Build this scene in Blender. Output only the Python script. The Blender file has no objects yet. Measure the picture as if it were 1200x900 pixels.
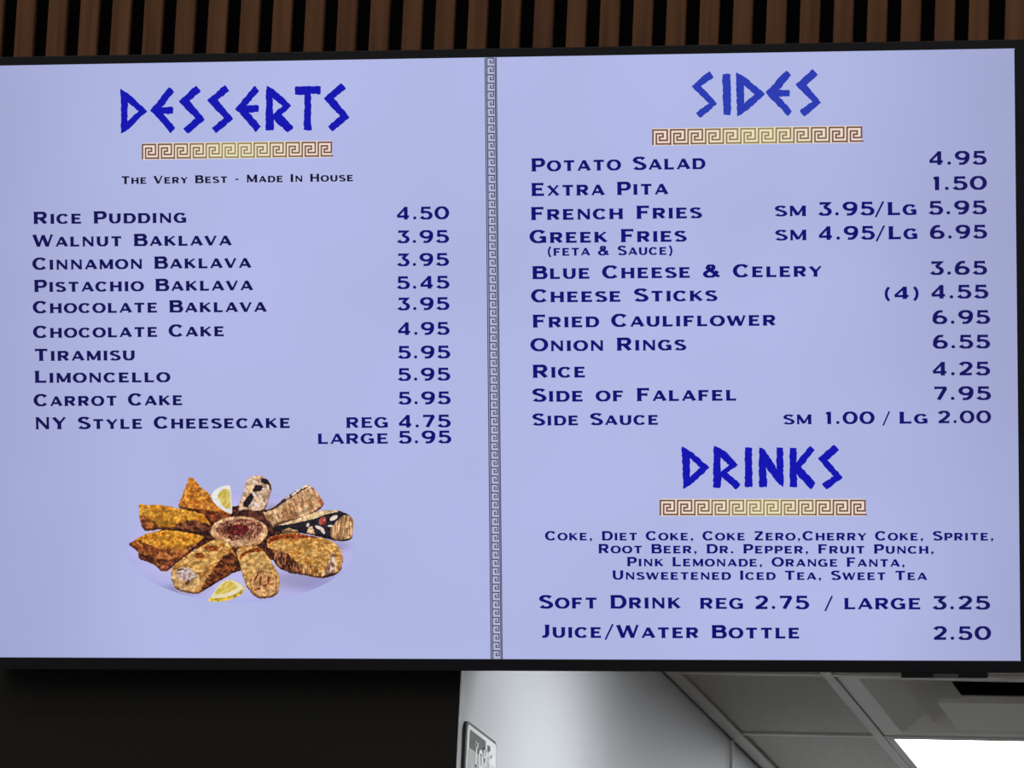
import bpy, bmesh, math, random
import numpy as np
from mathutils import Vector, Matrix
from mathutils.geometry import tessellate_polygon

random.seed(7)
S = bpy.context.scene
C = S.collection

# ------------------------------------------------------------------ camera
# World: X right along the menu wall, Y into the wall (kitchen behind it), Z up, metres.
F_PX = 6518.6
CAM = Vector((1.27504, -6.29571, 1.43274))
PITCH, YAW, ROLL = 0.200037, 0.193208, 0.045695
_f = Vector((-math.sin(YAW) * math.cos(PITCH), math.cos(YAW) * math.cos(PITCH), math.sin(PITCH)))
_r = Vector((math.cos(YAW), math.sin(YAW), 0))
_u = _r.cross(_f)
CR = _r * math.cos(ROLL) + _u * math.sin(ROLL)
CU = _u * math.cos(ROLL) - _r * math.sin(ROLL)
cd = bpy.data.cameras.new('camera')
cam = bpy.data.objects.new('camera', cd)
C.objects.link(cam)
cd.sensor_fit = 'HORIZONTAL'
cd.sensor_width = 36.0
cd.lens = F_PX / 1200.0 * 36.0
cd.clip_start, cd.clip_end = 0.05, 60
m = Matrix.Identity(4)
for i in range(3):
    m[i][0], m[i][1], m[i][2], m[i][3] = CR[i], CU[i], -_f[i], CAM[i]
cam.matrix_world = m
S.camera = cam

# ------------------------------------------------------------------ light and exposure
w = bpy.data.worlds.new('dining_room_light')
S.world = w
w.use_nodes = True
w.node_tree.nodes['Background'].inputs[0].default_value = (1.0, 0.93, 0.86, 1)
w.node_tree.nodes['Background'].inputs[1].default_value = 0.34
S.view_settings.view_transform = 'Standard'
S.view_settings.look = 'None'
S.view_settings.gamma = 1.0
S.view_settings.exposure = 0.0
S.view_settings.use_curve_mapping = False


def area(name, loc, size, power, col, target):
    l = bpy.data.lights.new(name, 'AREA')
    l.shape = 'RECTANGLE'
    l.size, l.size_y = size
    l.energy = power
    l.color = col
    o = bpy.data.objects.new(name, l)
    C.objects.link(o)
    o.location = loc
    o.rotation_euler = (Vector(target) - Vector(loc)).to_track_quat('-Z', 'Y').to_euler()
    return o


# unseen dining ceiling lamps, added for weak light from above before the menu wall
area('dining_fill_lamp', (-1.2, -3.4, 4.1), (1.2, 0.3), 9, (1.0, 0.9, 0.78), (-1.2, -3.4, 0))
area('dining_fill_lamp', (1.9, -3.4, 4.1), (1.2, 0.3), 9, (1.0, 0.9, 0.78), (1.9, -3.4, 0))


# ------------------------------------------------------------------ helpers
def lin(c):
    return tuple(((v / 255) / 12.92 if v / 255 <= 0.04045 else ((v / 255 + 0.055) / 1.055) ** 2.4) for v in c)


def mat(name, rgb, rough=0.6, spec=0.4, emit=None, estr=1.0, metal=0.0):
    mt = bpy.data.materials.new(name)
    mt.use_nodes = True
    b = mt.node_tree.nodes['Principled BSDF']
    b.inputs['Base Color'].default_value = (*lin(rgb), 1)
    b.inputs['Roughness'].default_value = rough
    b.inputs['Metallic'].default_value = metal
    b.inputs['Specular IOR Level'].default_value = spec
    if emit is not None:
        b.inputs['Emission Color'].default_value = (*lin(emit), 1)
        b.inputs['Emission Strength'].default_value = estr
    return mt


def noisy(mt, rgb_a, rgb_b, scale, stretch=(1, 1, 1), per_object=False, bump=0.0, detail=4):
    nt = mt.node_tree
    b = nt.nodes['Principled BSDF']
    tc = nt.nodes.new('ShaderNodeTexCoord')
    mp = nt.nodes.new('ShaderNodeMapping')
    mp.inputs['Scale'].default_value = stretch
    nt.links.new(tc.outputs['Object'], mp.inputs['Vector'])
    n = nt.nodes.new('ShaderNodeTexNoise')
    n.inputs['Scale'].default_value = scale
    n.inputs['Detail'].default_value = detail
    if per_object:
        n.noise_dimensions = '4D'
        oi = nt.nodes.new('ShaderNodeObjectInfo')
        ml = nt.nodes.new('ShaderNodeMath')
        ml.operation = 'MULTIPLY'
        ml.inputs[1].default_value = 40
        nt.links.new(oi.outputs['Random'], ml.inputs[0])
        nt.links.new(ml.outputs[0], n.inputs['W'])
    nt.links.new(mp.outputs[0], n.inputs['Vector'])
    r = nt.nodes.new('ShaderNodeValToRGB')
    r.color_ramp.elements[0].position = 0.32
    r.color_ramp.elements[1].position = 0.68
    r.color_ramp.elements[0].color = (*lin(rgb_a), 1)
    r.color_ramp.elements[1].color = (*lin(rgb_b), 1)
    nt.links.new(n.outputs['Fac'], r.inputs['Fac'])
    nt.links.new(r.outputs['Color'], b.inputs['Base Color'])
    if bump:
        bp = nt.nodes.new('ShaderNodeBump')
        bp.inputs['Strength'].default_value = bump
        bp.inputs['Distance'].default_value = 0.002
        nt.links.new(n.outputs['Fac'], bp.inputs['Height'])
        nt.links.new(bp.outputs[0], b.inputs['Normal'])
    return mt


def obj(name, me, mt, parent=None, loc=None):
    if isinstance(me, bmesh.types.BMesh):
        bm = me
        me = bpy.data.meshes.new(name)
        bm.to_mesh(me)
        bm.free()
    o = bpy.data.objects.new(name, me)
    if mt is not None and not me.materials:
        me.materials.append(mt)
    C.objects.link(o)
    if parent:
        o.parent = parent
    if loc is not None:
        o.location = loc
    return o


def empty(name, loc):
    o = bpy.data.objects.new(name, None)
    o.empty_display_size = 0.1
    C.objects.link(o)
    o.location = loc
    return o


def tag(o, label, cat, group=None):
    o['label'], o['category'] = label, cat
    if group:
        o['group'] = group
    return o


def struct(o, label=None, cat=None):
    o['kind'] = 'structure'
    if label:
        o['label'] = label
    if cat:
        o['category'] = cat
    return o


def box(bm, a, b, bevel=0.0):
    vs = bmesh.ops.create_cube(bm, size=1)['verts']
    a, b = Vector(a), Vector(b)
    for v in vs:
        v.co = Vector([(a[i] + b[i]) / 2 + v.co[i] * (b[i] - a[i]) for i in range(3)])
    if bevel:
        es = list({e for v in vs for e in v.link_edges})
        bmesh.ops.bevel(bm, geom=es, offset=bevel, segments=2, affect='EDGES')
    return bm


def boxes(*bs, bevel=0.0):
    bm = bmesh.new()
    for a, b in bs:
        box(bm, a, b, bevel)
    return bm


def cyl(bm, a, b, r, n=16):
    a, b = Vector(a), Vector(b)
    d = b - a
    q = d.to_track_quat('Z', 'Y').to_matrix().to_4x4()
    bmesh.ops.create_cone(bm, cap_ends=True, segments=n, radius1=r, radius2=r, depth=d.length,
                          matrix=Matrix.Translation((a + b) / 2) @ q)
    return bm


def ray(x, y):
    return (CR * (x - 600) - CU * (y - 450) + _f * F_PX).normalized()


def hit(x, y, p, n):
    """the point of the plane (p, n) that the photograph's pixel (x, y) looks at"""
    d = ray(x, y)
    t = (Vector(p) - CAM).dot(Vector(n)) / d.dot(Vector(n))
    return CAM + d * t


# ------------------------------------------------------------------ materials
M_slat = noisy(mat('slat_walnut', (96, 66, 45), 0.62, 0.25), (100, 66, 43), (132, 92, 62), 30, (3.5, 3.5, 0.12),
               per_object=True, bump=0.15)
M_felt = noisy(mat('acoustic_felt', (9, 9, 10), 0.95, 0.05), (7, 7, 8), (12, 12, 13), 400)
M_black = noisy(mat('black_lacquer', (20, 21, 20), 0.33, 0.25), (11, 12, 12), (17, 17, 16), 3)
M_kwall = noisy(mat('kitchen_white_paint', (214, 217, 222), 0.55, 0.3), (213, 216, 221), (217, 219, 224), 350)
M_kfloor = noisy(mat('kitchen_quarry_floor', (120, 105, 95), 0.5, 0.4), (110, 96, 88), (132, 116, 104), 8)
M_dfloor = noisy(mat('dining_floor', (110, 100, 92), 0.5, 0.4), (100, 92, 84), (122, 112, 102), 6)
M_tile = noisy(mat('ceiling_tile', (178, 177, 168), 0.9, 0.1), (170, 169, 160), (186, 185, 176), 120, bump=0.2)
M_grid = mat('ceiling_grid_paint', (196, 195, 186), 0.5, 0.4)
M_diff = mat('diffuser_paint', (205, 203, 193), 0.45, 0.4)
M_duct = mat('duct_black', (20, 20, 20), 0.9, 0.1)
M_tube = mat('light_lens', (240, 244, 246), 0.5, 0.2, emit=(248, 252, 255), estr=7.4)
M_bezel = mat('bezel_plastic', (9, 13, 27), 0.3, 0.35)
M_lip = mat('bezel_outer_lip', (46, 47, 50), 0.4, 0.4)
M_house = mat('television_housing', (18, 18, 20), 0.6, 0.3)
M_badge = mat('badge_grey', (92, 90, 96), 0.5, 0.4)
M_pipe = mat('conduit_white', (226, 226, 222), 0.3, 0.5)

# ------------------------------------------------------------------ setting: the menu wall
XS = -0.00177          # left jamb of the kitchen opening
ZC = 2.6129            # kitchen ceiling
HEAD = 2.455           # underside of the wall above the opening (behind the television)
WL, WR, WT = -2.2, 2.6, 3.75
wall = struct(obj('wall_front', boxes(((WL, 0.010, HEAD), (WR, 0.15, WT))), M_felt),
              'slatted wood acoustic wall with black felt between the slats, above the menu screen', 'wall')
slat_me = bpy.data.meshes.new('slat')
_b = boxes(((-0.0115, 0.0, HEAD), (0.0115, 0.0105, WT)), bevel=0.0008)
_b.to_mesh(slat_me)
_b.free()
slat_me.materials.append(M_slat)
k = -53
while True:
    x = 0.04 * k + 0.0209
    if k > 14:
        x += 0.0026          # a panel seam: one slightly wider gap
    if x > WR - 0.02:
        break
    obj('slat', slat_me, None, wall, (x, 0, 0))
    k += 1

low = struct(obj('wall_lower', boxes(((WL, 0.0, 0.0), (XS, 0.006, HEAD))), M_black),
             'smooth black lacquered wall panel below the menu screen', 'wall')
YB = 4.6
struct(obj('wall_left', boxes(((XS - 0.14, 0.006, 0.0), (XS, YB, ZC + 0.34))), M_kwall),
       'white painted kitchen side wall seen through the opening', 'wall')
struct(obj('wall_back', boxes(((XS - 0.14, YB, 0.0), (3.4, YB + 0.1, ZC + 0.34))), M_kwall), 'white kitchen back wall', 'wall')
struct(obj('wall_right', boxes(((3.3, 0.15, 0.0), (3.4, YB, ZC + 0.34))), M_kwall), 'white kitchen wall opposite the side wall', 'wall')
struct(obj('wall_front_right', boxes(((2.3, 0.0, 0.0), (3.4, 0.15, HEAD))), M_kwall), 'white wall at the far end of the opening', 'wall')
struct(obj('floor', boxes(((-3.5, -7.2, -0.05), (4.2, 0.0, 0.0))), M_dfloor), 'dining room floor', 'floor')
struct(obj('floor_kitchen', boxes(((XS - 0.14, 0.0, -0.05), (3.4, YB, 0.0))), M_kfloor), 'kitchen floor', 'floor')

# ------------------------------------------------------------------ kitchen ceiling: grid, tiles
ceil = struct(obj('ceiling', boxes(((XS - 0.14, 0.15, ZC + 0.30), (3.4, YB, ZC + 0.34))), M_duct),
              'grey dropped tile ceiling of the kitchen', 'ceiling')
T = 0.61
GX = [0.23498 + T * i for i in range(6)]
GY = [2.05696 + T * i for i in range(-3, 5)]
BW = 0.0075
for gx in GX[:5]:
    obj('grid_bar', boxes(((gx - BW, 0.15, ZC), (gx + BW, YB, ZC + 0.004)), ((gx - 0.002, 0.15, ZC + 0.004), (gx + 0.002, YB, ZC + 0.03))), M_grid, ceil)
edges = [XS + 0.004] + GX
for gy in GY:
    for i in range(len(edges) - 1):
        a, b = edges[i], min(edges[i + 1], 3.3)
        if b <= a:
            continue
        a += 0.022 if i == 0 else BW
        if edges[i + 1] < 3.3:
            b -= BW
        obj('grid_bar', boxes(((a, gy - BW, ZC + 0.0005), (b, gy + BW, ZC + 0.0045)), ((a, gy - 0.002, ZC + 0.0045), (b, gy + 0.002, ZC + 0.03))), M_grid, ceil)
obj('wall_angle', boxes(((XS + 0.0035, 0.15, ZC - 0.001), (XS + 0.026, YB, ZC + 0.003)),
                        ((XS + 0.0035, 0.15, ZC - 0.001), (XS + 0.005, YB, ZC + 0.03))), M_grid, ceil)
rows = [0.15] + GY + [YB]
DIFF, LAMPS = (1, 3), [(1, 4), (1, 5), (1, 1)]
for j in range(len(rows) - 1):
    for i in range(len(edges) - 1):
        if (i, j) == DIFF or (i, j) in LAMPS:
            continue
        a, b = edges[i] + 0.004, min(edges[i + 1], 3.3) - 0.004
        c, d = rows[j] + 0.004, rows[j + 1] - 0.004
        if b - a < 0.03 or d - c < 0.03:
            continue
        obj('ceiling_tile', boxes(((a, c, ZC + 0.005), (b, d, ZC + 0.02)), bevel=0.001), M_tile, ceil)

# recessed light panels
for n, (i, j, ln_) in enumerate([(1, 4, 2), (1, 1, 1)]):
    x0, x1, y0, y1 = edges[i] + 0.009, edges[i + 1] - 0.009, rows[j] + 0.009, rows[j + ln_] - 0.009
    t = empty('ceiling_light', ((x0 + x1) / 2, (y0 + y1) / 2, ZC + 0.004))
    tag(t, ['bright white recessed light panel beside the air diffuser in the grey tile ceiling',
            'square recessed light panel close behind the menu wall, between the wall and the air diffuser'][n], 'ceiling light')
    hx, hy, fr = (x1 - x0) / 2, (y1 - y0) / 2, 0.012
    obj('frame', boxes(((-hx, -hy, -0.004), (-hx + fr, hy, 0.03)), ((hx - fr, -hy, -0.004), (hx, hy, 0.03)),
                       ((-hx + fr, -hy, -0.004), (hx - fr, -hy + fr * .5, 0.03)), ((-hx + fr, hy - fr, -0.004), (hx - fr, hy, 0.03))), M_grid, t)
    obj('lens', boxes(((-hx + fr, -hy + fr * .5, 0.002), (hx - fr, hy - fr, 0.012))), M_tube, t)
    obj('housing', boxes(((-hx, -hy, 0.03), (hx, hy, 0.09))), M_grid, t)

# square air diffuser with sloping cone rings and a hanging centre plate
t = empty('air_diffuser', ((edges[1] + edges[2]) / 2, (rows[3] + rows[4]) / 2, ZC))
tag(t, 'grey square air diffuser with stepped cones and hanging centre plate, set in the tile ceiling', 'air vent')


def ring(h0, z0, h1, z1, th=0.002):
    """square cone ring from half-width h0 at z0 to h1 at z1"""
    bm = bmesh.new()
    lo = []
    for dz in (0, th):
        a = [bm.verts.new((sx * h0, sy * h0, z0 + dz)) for sx, sy in ((-1, -1), (1, -1), (1, 1), (-1, 1))]
        b = [bm.verts.new((sx * h1, sy * h1, z1 + dz)) for sx, sy in ((-1, -1), (1, -1), (1, 1), (-1, 1))]
        lo.append((a, b))
        for i in range(4):
            bm.faces.new((a[i], a[(i + 1) % 4], b[(i + 1) % 4], b[i]))
    for s in (0, 1):
        for i in range(4):
            bm.faces.new((lo[0][s][i], lo[0][s][(i + 1) % 4], lo[1][s][(i + 1) % 4], lo[1][s][i]))
    bmesh.ops.recalc_face_normals(bm, faces=bm.faces)
    return bm


HD = T / 2 - 0.0085
obj('flange', ring(HD, 0.003, HD - 0.03, 0.003), M_diff, t)
obj('outer_cone', ring(HD - 0.03, 0.003, HD - 0.095, 0.042), M_diff, t)
obj('middle_cone', ring(HD - 0.085, 0.010, HD - 0.13, 0.045), M_diff, t)
pl = obj('centre_plate', boxes(((-0.165, -0.165, -0.014), (0.165, 0.11, -0.008)), bevel=0.001), M_diff, t)
for hx_ in (0.0,):
    obj('hanger', cyl(bmesh.new(), (hx_, 0, -0.010), (hx_, 0, 0.121), 0.004, 8), M_duct, pl)
obj('duct', boxes(((-HD, -HD, 0.12), (HD, HD, 0.125)), ((-HD, -HD, 0.05), (-HD + .004, HD, 0.12)), ((HD - .004, -HD, 0.05), (HD, HD, 0.12)),
                  ((-HD, -HD, 0.05), (HD, -HD + .004, 0.12)), ((-HD, HD - .004, 0.05), (HD, HD, 0.12))), M_duct, t)

# conduit on the side wall
pc = hit(857.5, 886, (XS + 0.006, 0, 0), (1, 0, 0))
t = empty('conduit_pipe', (XS + 0.006, pc.y, 0))
tag(t, 'thin white vertical conduit pipe running up the kitchen side wall', 'pipe')
obj('tube', cyl(bmesh.new(), (0, 0, 0), (0, 0, ZC - 0.004), 0.0035), M_pipe, t)
for z in (2.30, 1.5, 0.7):
    obj('strap', boxes(((-0.006, -0.012, z), (0.0045, 0.012, z + 0.012)), bevel=0.001), M_grid, t)

# ------------------------------------------------------------------ the menu television
TILT, TROLL, SW, SH = 0.252041, 0.012726, 1.213297, 0.690300
TB = Vector((0.052973, -0.085, 2.393052))       # bottom centre of the lit display
EX = Vector((math.cos(TROLL), 0, math.sin(TROLL)))
EZ = Vector((0, -math.sin(TILT), math.cos(TILT))) * math.cos(TROLL) - Vector((1, 0, 0)) * math.sin(TROLL)
EZ = (EZ - EX * EZ.dot(EX)).normalized()
EY = EZ.cross(EX)
tv = empty('menu_television', TB)
tm = Matrix.Identity(4)
for i in range(3):
    tm[i][0], tm[i][1], tm[i][2], tm[i][3] = EX[i], EY[i], EZ[i], TB[i]
tv.matrix_world = tm
tag(tv, 'large wall-mounted television showing a blue and lavender restaurant menu board', 'television')


def scr(x, y):
    """pixel -> (u, v) on the display's own plane, metres from its bottom centre"""
    p = hit(x, y, TB, EY) - TB
    return p.dot(EX), p.dot(EZ)


PXM = SH / 718.0            # metres per photo pixel on the display
HW = SW / 2
BT, BB, BS = 0.0085, 0.0125, 0.0125      # bezel widths: top, bottom, sides


def framebm(ix0, ix1, iz0, iz1, ox0, ox1, oz0, oz1, y0, y1, bevel=0.0):
    return boxes(((ox0, y0, oz0), (ox1, y1, iz0)), ((ox0, y0, iz1), (ox1, y1, oz1)),
                 ((ox0, y0, iz0), (ix0, y1, iz1)), ((ix1, y0, iz0), (ox1, y1, iz1)), bevel=bevel)


bez = obj('bezel', framebm(-HW, HW, 0, SH, -HW - BS, HW + BS, -BB, SH + BT, -0.006, 0.03, 0.0006), M_bezel, tv)
obj('edge_lip', framebm(-HW - BS, HW + BS, -BB, SH + BT, -HW - BS - .0016, HW + BS + .0016, -BB - .0016, SH + BT + .0016, 0.002, 0.03, 0.0004), M_lip, bez)
# sensor tab with a grey badge under the lower bezel
u0, v0 = scr(1056, 787)
u1, v1 = scr(1157, 792.5)
tab = obj('sensor_tab', boxes(((u0, 0.0, -BB - 0.0075), (u1, 0.018, -BB)), bevel=0.0006), M_bezel, tv)
b0, b1 = scr(1094, 787)[0], scr(1123, 787)[0]
obj('badge', boxes(((b0, -0.001, -BB - 0.0068), (b1, 0.002, -BB - 0.0025)), bevel=0.0003), M_badge, tab)
obj('housing', boxes(((-HW - BS + .004, 0.028, -BB + 0.012), (HW + BS - .004, 0.05, SH + BT - 0.004)),
                     ((-0.42, 0.05, 0.02), (0.42, 0.074, 0.42)), bevel=0.004), M_house, tv)


def world_to_tv(p):
    q = Vector(p) - TB
    return Vector((q.dot(EX), q.dot(EY), q.dot(EZ)))


for sx in (-0.2, 0.2):
    bm = box(bmesh.new(), (TB.x + sx - 0.02, -0.004, 2.5), (TB.x + sx + 0.02, 0.0, 2.76))
    for v in bm.verts:
        v.co = world_to_tv(v.co)
    bp_ = obj('bracket_plate', bm, M_house, tv)
    obj('bracket_arm', cyl(bmesh.new(), (sx, 0.07, 0.38), world_to_tv((TB.x + sx, 0.0, 2.70)), 0.008, 8), M_house, bp_)
    obj('bracket_arm', cyl(bmesh.new(), (sx, 0.07, 0.12), world_to_tv((TB.x + sx, 0.0, 2.55)), 0.008, 8), M_house, bp_)

# the lit panel: emission mottled by noise and lower towards both ends
LAV = (180, 187, 233)
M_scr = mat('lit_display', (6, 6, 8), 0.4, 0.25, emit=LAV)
nt = M_scr.node_tree
pb = nt.nodes['Principled BSDF']
tc = nt.nodes.new('ShaderNodeTexCoord')
nz = nt.nodes.new('ShaderNodeTexNoise')
nz.inputs['Scale'].default_value = 3.2
nz.inputs['Detail'].default_value = 2
mr = nt.nodes.new('ShaderNodeMapRange')
mr.inputs['From Min'].default_value = 0.3
mr.inputs['From Max'].default_value = 0.7
mr.inputs['To Min'].default_value = 0.90
mr.inputs['To Max'].default_value = 1.0
nt.links.new(tc.outputs['Object'], nz.inputs['Vector'])
nt.links.new(nz.outputs['Fac'], mr.inputs['Value'])
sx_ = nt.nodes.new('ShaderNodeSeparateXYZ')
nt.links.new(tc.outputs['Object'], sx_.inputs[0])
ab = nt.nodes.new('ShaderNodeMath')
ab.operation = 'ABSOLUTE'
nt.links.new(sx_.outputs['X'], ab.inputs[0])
ed = nt.nodes.new('ShaderNodeMapRange')       # emission a little weaker towards the panel's two ends
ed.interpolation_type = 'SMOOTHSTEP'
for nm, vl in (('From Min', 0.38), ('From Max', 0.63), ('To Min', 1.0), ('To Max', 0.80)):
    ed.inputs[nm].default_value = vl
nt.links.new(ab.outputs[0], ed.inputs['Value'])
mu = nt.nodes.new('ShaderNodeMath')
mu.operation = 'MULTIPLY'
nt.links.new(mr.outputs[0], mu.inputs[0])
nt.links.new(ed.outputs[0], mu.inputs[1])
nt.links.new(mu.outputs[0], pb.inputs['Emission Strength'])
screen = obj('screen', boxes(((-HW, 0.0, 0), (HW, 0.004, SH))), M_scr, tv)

PRINT = {}


def ink(rgb):
    if rgb not in PRINT:
        PRINT[rgb] = mat('display_colour_%02x%02x%02x' % rgb, (6, 6, 8), 0.4, 0.25, emit=rgb)
    return PRINT[rgb]


def flat(name, polys, mt, layer=1, parent=None):
    """polys: lists of (u, v) points (already on the display plane) joined into one flat mesh"""
    vs, fs = [], []
    y = -0.00025 * layer
    for p in polys:
        n = len(vs)
        vs += [(a, y, b) for a, b in p]
        fs.append(tuple(range(n, n + len(p))))
    me = bpy.data.meshes.new(name)
    me.from_pydata(vs, [], fs)
    return obj(name, me, mt, parent or screen)


# ------------------------------------------------------------------ lettering: wide engraved capitals with small spurs
def arc(cx, cy, rx, ry, a0, a1, n=14):
    return [(cx + rx * math.cos(math.radians(a0 + (a1 - a0) * i / n)), cy + ry * math.sin(math.radians(a0 + (a1 - a0) * i / n))) for i in range(n + 1)]


WV, WH = 0.275, 0.185
L, Hh = WV / 2, WH / 2
tp, bt = 1 - Hh, Hh
# each glyph: (advance width, [(polyline, serif at start, serif at end)])
G = {
    'A': (1.02, [([(.07, 0), (.50, 1)], 1, 0, .13), ([(.50, 1), (.94, 0)], 0, 1, .21), ([(.22, .30), (.78, .30)], 0, 0)]),
    'B': (.94, [([(.16, 0), (.16, 1)], 1, 1), ([(.05, tp), (.56, tp)] + arc(.56, .745, .23, .195, 90, -90) + [(.16, .55)], 0, 0),
                ([(.16, .52), (.60, .52)] + arc(.60, .29, .25, .23, 90, -90) + [(.05, bt)], 0, 0)]),
    'C': (.98, [(arc(.50, .5, .42, .44, 38, 322, 24), 1, 1)]),
    'D': (1.0, [([(.16, 0), (.16, 1)], 1, 1), ([(.05, tp), (.50, tp)] + arc(.50, .5, .41, .44, 90, -90, 18) + [(.05, bt)], 0, 0)]),
    'E': (.86, [([(.16, 0), (.16, 1)], 1, 1), ([(.05, tp), (.80, tp)], 0, 1), ([(.16, .52), (.70, .52)], 0, 1), ([(.05, bt), (.83, bt)], 0, 1)]),
    'F': (.82, [([(.16, 0), (.16, 1)], 1, 1), ([(.05, tp), (.79, tp)], 0, 1), ([(.16, .50), (.68, .50)], 0, 1)]),
    'G': (1.04, [(arc(.50, .5, .42, .44, 38, 305, 24) + [(.86, .12)], 1, 0), ([(.86, .02), (.86, .46)], 0, 0), ([(.58, .44), (.98, .44)], 0, 0)]),
    'H': (1.04, [([(.16, 0), (.16, 1)], 1, 1), ([(.88, 0), (.88, 1)], 1, 1), ([(.16, .51), (.88, .51)], 0, 0)]),
    'I': (.34, [([(.17, 0), (.17, 1)], 1, 1)]),
    'J': (.66, [([(.50, 1), (.50, .34)] + arc(.26, .34, .24, .28, 0, -110, 10), 1, 1)]),
    'K': (.98, [([(.16, 0), (.16, 1)], 1, 1), ([(.18, .42), (.86, 1)], 0, 1, .13), ([(.38, .58), (.88, 0)], 0, 1, .21)]),
    'L': (.80, [([(.16, 0), (.16, 1)], 1, 1), ([(.05, bt), (.78, bt)], 0, 1)]),
    'M': (1.20, [([(.13, 0), (.13, 1)], 1, 1, .13), ([(.14, 1), (.60, .10)], 0, 0, .2), ([(.60, .10), (1.05, 1)], 0, 0, .13), ([(1.06, 0), (1.06, 1)], 1, 1)]),
    'N': (1.04, [([(.15, 0), (.15, 1)], 1, 1, .13), ([(.14, 1), (.90, 0)], 0, 0, .2), ([(.90, 0), (.90, 1)], 0, 1, .13)]),
    'O': (1.06, [(arc(.53, .5, .445, .44, 0, 360, 32), 0, 0)]),
    'P': (.88, [([(.16, 0), (.16, 1)], 1, 1), ([(.05, tp), (.54, tp)] + arc(.54, .68, .25, .26, 90, -90) + [(.16, .42)], 0, 0)]),
    'R': (.98, [([(.16, 0), (.16, 1)], 1, 1), ([(.05, tp), (.56, tp)] + arc(.56, .70, .24, .24, 90, -90) + [(.16, .46)], 0, 0), ([(.50, .46), (.84, 0)], 0, 1, .21)]),
    'S': (.84, [(arc(.42, .72, .31, .22, 25, 180, 12)[0:] + [(.15, .64), (.42, .53), (.66, .42)] + arc(.42, .27, .33, .21, 12, -158, 14), 1, 1)]),
    'T': (.94, [([(.47, 0), (.47, 1)], 1, 0), ([(.04, tp), (.90, tp)], 1, 1)]),
    'U': (1.0, [([(.15, 1), (.15, .40)] + arc(.50, .40, .35, .34, 180, 360, 16) + [(.85, 1)], 1, 1)]),
    'V': (1.0, [([(.08, 1), (.50, 0)], 1, 0, .21), ([(.50, 0), (.92, 1)], 0, 1, .13)]),
    'W': (1.42, [([(.08, 1), (.40, 0)], 1, 0, .2), ([(.40, 0), (.70, .95)], 0, 0, .12), ([(.70, .95), (1.02, 0)], 0, 0, .2), ([(1.02, 0), (1.34, 1)], 0, 1, .12)]),
    'X': (.96, [([(.10, 1), (.86, 0)], 1, 1, .21), ([(.10, 0), (.86, 1)], 1, 1, .13)]),
    'Y': (.96, [([(.08, 1), (.48, .46)], 1, 0, .2), ([(.88, 1), (.48, .46)], 1, 0, .13), ([(.48, .50), (.48, 0)], 0, 1)]),
    'Z': (.88, [([(.06, tp), (.82, tp)], 1, 0), ([(.76, tp), (.12, bt)], 0, 0, .18), ([(.06, bt), (.82, bt)], 0, 1)]),
    '0': (1.02, [(arc(.51, .5, .41, .44, 0, 360, 32), 0, 0)]),
    '1': (.56, [([(.30, 0), (.30, 1)], 0, 0), ([(.08, .84), (.30, .95)], 0, 0)]),
    '2': (.92, [(arc(.46, .70, .32, .24, 165, -20, 14) + [(.52, .36), (.12, bt)], 1, 0), ([(.06, bt), (.86, bt)], 0, 1)]),
    '3': (.92, [([(.12, tp), (.74, tp), (.42, .60)], 1, 0), ([(.42, .60), (.52, .58)] + arc(.46, .30, .34, .25, 65, -160, 16), 0, 1)]),
    '4': (1.0, [([(.70, 0), (.70, 1)], 0, 0), ([(.70, .97), (.08, .27)], 0, 0, .13), ([(.05, .24), (.94, .24)], 0, 0)]),
    '5': (.92, [([(.80, tp), (.20, tp)], 1, 0), ([(.21, 1), (.17, .48)], 0, 0, .15), ([(.17, .52), (.34, .60)] + arc(.45, .31, .36, .27, 95, -160, 18), 0, 1)]),
    '6': (.98, [(arc(.49, .30, .36, .25, 0, 360, 24), 0, 0), ([(.14, .32)] + arc(.56, .40, .43, .54, 185, 75, 12), 0, 1)]),
    '7': (.90, [([(.06, tp), (.86, tp)], 1, 0), ([(.80, tp), (.34, 0)], 0, 0, .2)]),
    '9': (.98, [(arc(.49, .68, .36, .26, 0, 360, 24), 0, 0), ([(.84, .66)] + arc(.42, .58, .43, .52, 8, -108, 12), 0, 1)]),
    '.': (.34, None), ',': (.34, None),
    '-': (.50, [([(.08, .42), (.42, .42)], 0, 0)]),
    '/': (.62, [([(.06, -.14), (.56, 1.06)], 0, 0, .09)]),
    '(': (.42, [(arc(.60, .42, .46, .66, 125, 235, 12), 0, 0, .14)]),
    ')': (.42, [(arc(-.18, .42, .46, .66, 55, -55, 12), 0, 0, .14)]),
    '&': (1.06, [([(.98, .02), (.30, .70)] + arc(.46, .80, .17, .15, 215, -20, 12) + [(.60, .66), (.26, .48)] + arc(.40, .27, .31, .22, 130, 330, 14) + [(.88, .50)], 0, 1)]),
}


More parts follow.
